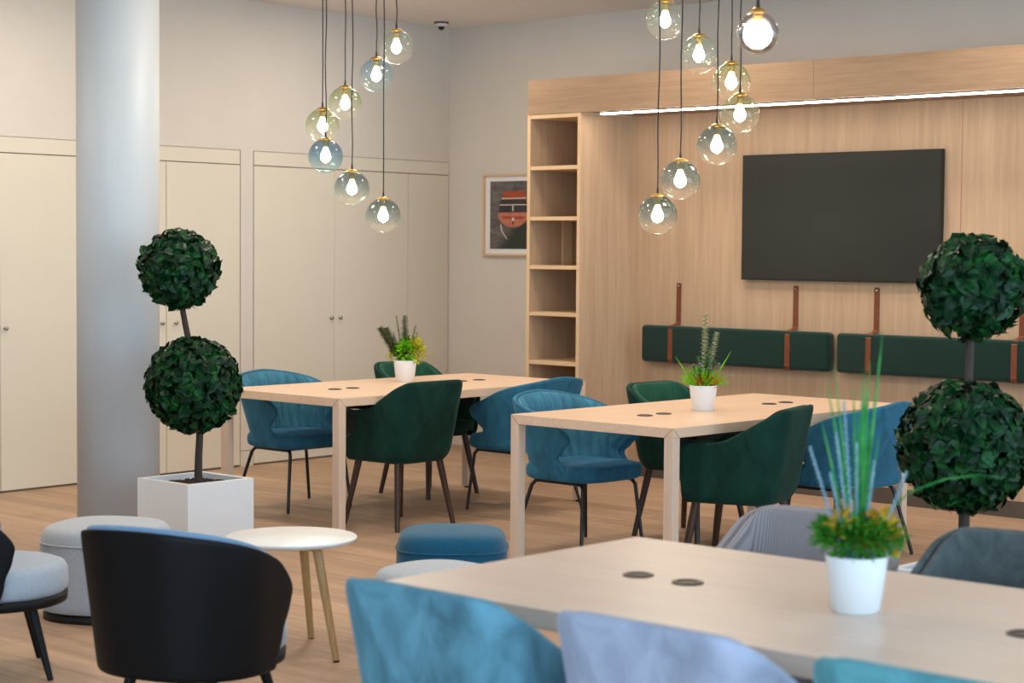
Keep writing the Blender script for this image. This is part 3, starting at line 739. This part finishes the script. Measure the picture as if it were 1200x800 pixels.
topiary(-3.40, 6.02, 'two ball topiary on the right in front of the oak wall',
        [(0.0, 0.0, 0.40, .024), (0.0, 0.0, 0.6, .021), (0.0, 0.005, 0.9, .018), (0.01, 0.0, 1.15, .016), (0.01, 0.005, 1.40, .014)],
        [(0.015, 0.005, 1.452, 0.188), (0.0, -0.005, 0.888, 0.238)], 0.19, 0.45, 2)

# ------------------------------------------------------------------ potted table plants
def pot(t):
    m = MB(); m.lathe([(0, 0), (0.052, 0), (0.056, 0.004), (0.071, 0.126), (0.0715, 0.13), (0.066, 0.13), (0.064, 0.12), (0.062, 0.11)], 40); m.build('pot', 'white_pot', t)
    m = MB(); m.lathe([(0.0625, 0.108), (0.0, 0.116)], 24); m.build('soil', 'soil', t)
def arc(p, d, L, droop, k=8):
    p = Vector(p); d = Vector(d).normalized(); out = [p.copy()]
    for i in range(k):
        p = p + d * (L / k); out.append(p.copy()); d = (d + Vector((d.x, d.y, 0)) * droop * 0.4 + Vector((0, 0, -droop / k * 2.2))).normalized()
    return out
def along(pts, f):
    x = f * (len(pts) - 1); i = min(int(x), len(pts) - 2); return pts[i].lerp(pts[i + 1], x - i), (pts[i + 1] - pts[i]).normalized()
def sprig(m, pts, n, L, Wd, rnd, f0=0.15, ang=0.8, taper=0.6, stem=0.0015):
    m.tube(pts, stem, 5)
    for i in range(n):
        f = f0 + (1 - f0) * i / n; p, d = along(pts, f)
        side = d.orthogonal().normalized(); side = Quaternion(d, i * 2.4 + rnd.uniform(-.3, .3)) @ side
        l = L * (1 - taper * (f - f0)) * rnd.uniform(0.8, 1.2)
        m.leaf(p, d * (1 - ang) + side * ang, d, l, l * Wd, 0.15, 0.1)
def bush(m, c, r, n, L, Wd, rnd, up_=0.4):
    c = Vector(c)
    for i in range(n):
        d = Vector((rnd.gauss(0, 1), rnd.gauss(0, 1), rnd.gauss(0, 1) * 0.8 + up_)).normalized()
        p = c + Vector((d.x * r[0], d.y * r[1], d.z * r[2])) * rnd.uniform(0.25, 1)
        m.leaf(p, d + Vector((rnd.uniform(-.5, .5), rnd.uniform(-.5, .5), rnd.uniform(-.1, .6))), Vector((rnd.uniform(-1, 1), rnd.uniform(-1, 1), 1)), L * rnd.uniform(0.7, 1.3), L * Wd, 0.2, 0.2)
RV = Vector((r2.x, r2.y, 0)).normalized()      # across the picture wall diagonal, used to fan the sprays sideways
def side(a, up_, depth=0.0): return RV * a + Vector((0, 0, up_)) + Vector((-RV.y, RV.x, 0)) * depth

rnd = random.Random(21)
t = thing('potted_plant', 'white pot of ferny sprigs and yellow green filler on the back left table', 'plant', (-8.43, 8.10, 0.75), 0, 'potted plants on the tables')
pot(t)
m = MB()
for a, L in ((-0.52, 0.26), (-0.42, 0.24)): sprig(m, arc(side(-0.02, 0.11), side(a, 0.85, rnd.uniform(-.2, .2)), L, 0.0), 120, 0.036, 0.75, rnd, 0.2, 0.7, 0.15)
m.build('fern_frond', 'olive', t)
m = MB()
for a, L in ((-0.16, 0.30), (0.22, 0.24), (0.3, 0.2), (-0.3, 0.2)): sprig(m, arc(side(a * 0.05, 0.11), side(a, 0.95, rnd.uniform(-.2, .2)), L, 0.0), 60, 0.024, 0.5, rnd, 0.25, 0.6, 0.5)
m.build('thin_sprig', 'olive', t)
m = MB(); sprig(m, arc(side(0.005, 0.11), side(-0.03, 1), 0.295, 0.0), 260, 0.044, 0.5, rnd, 0.15, 0.85, 0.6); m.build('green_spire', 'fern', t)
m = MB(); bush(m, side(0.0, 0.175), (0.066, 0.06, 0.085), 420, 0.032, 0.65, rnd); m.build('green_filler', 'lime', t)
m = MB(); bush(m, side(0.065, 0.185), (0.05, 0.055, 0.085), 300, 0.026, 0.5, rnd); bush(m, side(-0.07, 0.15), (0.04, 0.05, 0.05), 60, 0.024, 0.45, rnd)
sprig(m, arc(side(0.06, 0.16), side(1, 0.28), 0.13, 0.1), 26, 0.016, 0.4, rnd, 0.3); m.build('yellow_filler', 'yellow_green', t)

t = thing('potted_plant', 'white pot of orange and green grasses with a tall silvery spiral, middle table', 'plant', (-5.906, 7.79, 0.75), 0, 'potted plants on the tables')
pot(t)
m = MB()
for a, L, n in ((0.01, 0.39, 44), (0.22, 0.30, 30)):
    pts = arc(side(0.005, 0.11), side(a, 1, 0.05), L, 0.0, 14)
    m.tube(pts, 0.0018, 5)
    for i in range(n):
        f = 0.25 + 0.75 * i / n; p, d = along(pts, f); sd = Quaternion(d, i * 0.95) @ d.orthogonal().normalized()
        for s_ in (1, -1): m.leaf(p, sd * s_ + d * 0.35, d, 0.036 * (1.15 - 0.5 * f), 0.026, 0.1, 0.1)
m.build('spiral_sprig', 'silver', t)
m = MB()
for a, L in ((-0.12, 0.17), (0.08, 0.2), (0.3, 0.15), (-0.3, 0.13)): sprig(m, arc(side(a * 0.06, 0.11, -0.01), side(a, 1, rnd.uniform(-.15, .1)), L, 0.0), 60, 0.024, 0.6, rnd, 0.25, 0.75, 0.3)
m.build('leafy_sprig', 'fern', t)
m = MB()
for cx, cz in ((-0.02, 0.235), (0.0, 0.205), (-0.035, 0.19), (0.03, 0.225), (0.075, 0.235)):
    c = side(cx, cz, -0.03)
    for i in range(16):
        a = i * 2.4; rr = 0.3 + 0.7 * i / 16
        d = side(cos(a) * rr, sin(a) * rr, -0.55); m.leaf(c, d, Vector((0, 0, 1)), 0.011 + 0.006 * rr, 0.011, 0.2, -0.2)
sprig(m, arc(side(0.05, 0.14), side(1, 0.5), 0.12, 0.06), 20, 0.016, 0.6, rnd, 0.35)
m.build('grey_rosette', 'rosette', t)
m = MB()
bush(m, side(-0.02, 0.165), (0.05, 0.05, 0.05), 130, 0.026, 0.45, rnd)
for k in range(110):
    a = rnd.uniform(0, 2 * PI); e = rnd.uniform(0.15, 1.1)
    m.blade(arc((0.03 * cos(a), 0.03 * sin(a), 0.11), (cos(a) * e, sin(a) * e, 0.8), rnd.uniform(0.08, 0.15), rnd.uniform(0.1, 0.35)), 0.008)
for a, L in ((-0.62, 0.20), (0.52, 0.23), (0.12, 0.22), (0.05, 0.2), (-0.1, 0.16), (0.2, 0.18)): m.blade(arc(side(a * 0.06, 0.11), side(a, 1, rnd.uniform(-.1, .1)), L, 0.02), 0.014)
m.build('green_grass', 'lime', t)
m = MB()
for k in range(30):
    e = rnd.uniform(-0.6, 0.8); m.blade(arc(side(e * 0.04, 0.11, -0.03), side(e, 0.9, rnd.uniform(-0.7, 0.1)), rnd.uniform(0.06, 0.11), rnd.uniform(0, 0.2)), 0.010)
bush(m, side(0.03, 0.145, -0.03), (0.05, 0.04, 0.03), 70, 0.02, 0.7, rnd); m.build('orange_leaves', 'orange', t)

t = thing('potted_plant', 'white pot with tall grass blades and pale blue spikes on the foreground table', 'plant', (-2.362, 3.70, 0.75), 0, 'potted plants on the tables')
pot(t)
m = MB(); bush(m, side(0, 0.168), (0.104, 0.10, 0.045), 1500, 0.026, 0.35, rnd, 0.5); m.build('moss', 'moss', t)
m = MB()
for cx, cz, n in ((-0.045, 0.20, 60), (0.045, 0.195, 90), (0.02, 0.18, 60), (0.07, 0.175, 50)):
    bush(m, side(cx, cz, -0.03), (0.026, 0.026, 0.045), n, 0.022, 0.6, rnd)
m.build('yellow_flowers', 'yellow', t)
m = MB()
for a, L in ((-0.34, 0.29), (-0.10, 0.38), (-0.16, 0.31), (0.10, 0.24), (0.34, 0.23), (-0.24, 0.22), (-0.03, 0.28)):
    pts = arc(side(a * 0.08, 0.11, -0.02), side(a, 1, rnd.uniform(-.15, .05)), L, 0.0)
    m.tube(pts, 0.002, 5)
    for i in range(46):
        f = 0.35 + 0.65 * i / 46; p, d = along(pts, f); sd = Quaternion(d, i * 2.4) @ d.orthogonal().normalized()
        m.leaf(p, sd + d * 0.5, d, 0.012 * (1.2 - 0.6 * f), 0.009, 0.3, -0.1)
m.build('flower_spike', 'lavender', t)
m = MB()
for a, L, dr in ((0.02, 0.44, 0.0), (0.05, 0.47, 0.0), (0.09, 0.54, 0.02), (-0.02, 0.42, 0.0), (0.0, 0.36, 0), (0.04, 0.40, 0.0), (0.03, 0.45, 0.0), (-0.10, 0.47, 0.07), (-0.13, 0.44, 0.09), (0.07, 0.33, 0), (-0.2, 0.34, 0.04), (0.03, 0.30, 0.0), (0.12, 0.30, 0.02)):
    m.blade(arc(side(a * 0.06, 0.11), side(a, 1, rnd.uniform(-.08, .08)), L, dr, 12), 0.0125)
m.blade([side(0.02, 0.12), side(0.06, 0.22), side(0.12, 0.275), side(0.20, 0.305), side(0.28, 0.315), side(0.35, 0.305)], 0.006)
m.build('grass_blades', 'grass', t)

# ------------------------------------------------------------------ pendant lamps
def pendant(x, y, z, r, glass, label, bulb='bulb', group='glass globe pendants', br=1.06):
    t = thing('pendant_lamp', label, 'lamp', (x, y, z), 0, group)
    n = 24; prof = []
    a0 = math.asin(0.30)
    for i in range(n + 1):
        a = -PI / 2 + (PI - a0) * i / n
        prof.append((max(0.0, r * cos(a)), r * sin(a)))
    m = MB(); m.lathe(prof[:-1] + [(prof[-1][0], prof[-1][1])], 40); g = m.build('globe', glass, t)
    me = g.data; bm = bmesh.new(); bm.from_mesh(me)       # leave the neck of the globe open
    cap = [f for f in bm.faces if len(f.verts) == 40]; bmesh.ops.delete(bm, geom=cap, context='FACES'); bm.to_mesh(me); bm.free()
    zt = r * sin(PI / 2 - a0)
    m = MB(); m.lathe([(0.0, zt + 0.016), (0.012, zt + 0.015), (r * 0.30, zt + 0.008), (r * 0.40, zt), (r * 0.40, zt - 0.004), (0, zt - 0.004)], 32); m.build('cap', 'brass', t, fix=True)
    m = MB(); sl = 0.45 * r; m.lathe([(0.0, zt - 0.0041), (0.017, zt - 0.0041), (0.017, zt - sl + 0.002), (0.0, zt - sl)], 20); m.build('socket', 'brass', t)
    zb = zt - sl - 0.0005
    k = br
    m = MB()
    if bulb == 'bulb_bright': m.lathe([(0.044 * cos(PI * (i / 16 - 0.5)), -0.006 + 0.044 * sin(PI * (i / 16 - 0.5))) for i in range(17)], 28)
    else: m.lathe([(0, zb - 0.082 * k), (0.012 * k, zb - 0.080 * k), (0.024 * k, zb - 0.070 * k), (0.029 * k, zb - 0.056 * k), (0.027 * k, zb - 0.042 * k), (0.019 * k, zb - 0.022 * k), (0.013 * k, zb - 0.005 * k), (0.012 * k, zb)], 20)
    m.build('bulb', bulb, t)
    m = MB(); m.tube([(0, 0, zt + 0.015), (0, 0, zt + 0.045)], [0.007, 0.0045], 8); m.build('cord_grip', 'black', t)
    L = CEIL - 0.025 - z; z0 = zt + 0.045; ph = x * 37
    pts = [(0.0025 * sin(ph + i * 1.3) * (0 < i < 10), 0.0025 * cos(ph * 1.7 + i * 1.1) * (0 < i < 10), z0 + (L - z0) * i / 10) for i in range(11)]
    m = MB(); m.tube(pts, 0.0036, 6); m.build('cord', 'black', t)
    m = MB(); m.lathe([(0, L - 0.004), (0.03, L), (0.032, L + 0.0245), (0, L + 0.0248)], 20); m.build('ceiling_rose', 'black', t)
    return t
GL = 'glass globe pendants over the back left table'; GR = 'glass globe pendants over the middle table'
for (x, y, z), g, lab in (
    ((-8.328, 7.917, 2.768), 'g_clear', 'highest pale clear globe pendant of the left cluster'),
    ((-8.528, 7.941, 2.615), 'g_sky', 'second highest globe pendant of the left cluster, pale sky blue'),
    ((-8.666, 7.812, 2.441), 'g_olive', 'third highest globe of the left cluster, greenish glass, right of another'),
    ((-8.643, 7.610, 2.295), 'g_olive', 'greenish globe pendant at the left edge of the left cluster'),
    ((-8.507, 7.515, 2.107), 'g_blue', 'strong blue globe pendant in the left cluster, third from its bottom'),
    ((-8.296, 7.534, 1.914), 'g_teal', 'second lowest globe pendant of the left cluster, teal tinted top'),
    ((-8.190, 7.686, 1.757), 'g_teal', 'lowest globe pendant of the left cluster, above the ferny potted plant')):
    pendant(x, y, z, 0.1025, g, lab, group=GL)
for (x, y, z), g, lab in (
    ((-6.231, 7.852, 2.764), 'g_clear', 'highest globe pendant of the right cluster, nearly clear, at its left'),
    ((-6.142, 8.028, 2.595), 'g_clear', 'second highest globe pendant of the main right cluster, nearly clear'),
    ((-5.965, 8.075, 2.446), 'g_olive', 'greenish globe pendant of the right cluster, overlapped by one below it'),
    ((-5.798, 7.926, 2.263), 'g_olive', 'greenish globe pendant in front of the strip light, above the television corner'),
    ((-5.795, 7.731, 2.096), 'g_teal', 'dark teal globe pendant just left of the upper television corner'),
    ((-5.922, 7.599, 1.921), 'g_teal', 'second lowest globe pendant of the right cluster, teal tinted'),
    ((-6.074, 7.610, 1.746), 'g_teal', 'lowest globe pendant of the right cluster, in front of the oak wall')):
    pendant(x, y, z, 0.1005, g, lab, group=GR)
pendant(-3.52, 4.90, 2.25, 0.066, 'g_smoke', 'blurred smoky mirrored globe pendant with one big glow, right of the cluster', 'bulb_bright', 'smoky pendants', 1.3)

# ------------------------------------------------------------------ small floor and cable things
t = thing('floor_outlet', 'flat metal outlet plate set in the floor under the back left table', 'outlet', (-8.08, 8.50, 0), 0.2)
m = MB(); m.box(-0.11, 0.11, -0.09, 0.09, 0.0, 0.004, 0.001); m.build('plate', 'steel', t)
m = MB(); m.box(-0.08, 0.08, -0.065, 0.065, 0.0041, 0.007, 0.001); m.build('lid', 'oak_edge', t)
m = MB()
pts = []
for i in range(80):
    f = i / 79; pts.append((-7.80 + 0.018 * cos(i * 0.95) + 0.0 * f, 7.08 + 0.018 * sin(i * 0.95), 0.685 - 0.14 * f))
m.tube([(-8.09, 7.3, 0.66), (-7.95, 7.12, 0.69)] + pts + [(-7.86, 7.10, 0.52), (-7.95, 7.12, 0.56), (-8.09, 7.28, 0.63)], 0.004, 6)
tag(m.build('coiled_cable', 'black'), 'black coiled cable hanging under the back left table near its front leg', 'cable')

# ------------------------------------------------------------------ light
w = bpy.data.worlds.new('world'); S.world = w; w.use_nodes = True
bg = w.node_tree.nodes['Background']; bg.inputs['Color'].default_value = (0.54, 0.79, 1.0, 1); bg.inputs['Strength'].default_value = 4.1
def area(name, loc, size, power, col, rot=(0, 0, 0), sy=None):
    l = bpy.data.lights.new(name, 'AREA'); l.energy = power; l.color = col; l.size = size
    if sy: l.shape = 'RECTANGLE'; l.size_y = sy
    o = link(bpy.data.objects.new(name, l)); o.location = loc; o.rotation_euler = rot; return o
WARM = (1.0, 0.87, 0.73)
for x in (-9.3, -7.2, -5.0):
    for y in (4.0, 6.5, 9.0):
        area('ceiling_downlight', (x, y, CEIL - 0.02), 0.35, 22, WARM)

S.view_settings.view_transform = 'Standard'; S.view_settings.look = 'None'; S.view_settings.gamma = 1.0
S.view_settings.use_curve_mapping = False; S.view_settings.exposure = 0.08
S.cycles.use_denoising = True
S.cycles.max_bounces = 10; S.cycles.transparent_max_bounces = 24; S.cycles.sample_clamp_indirect = 6
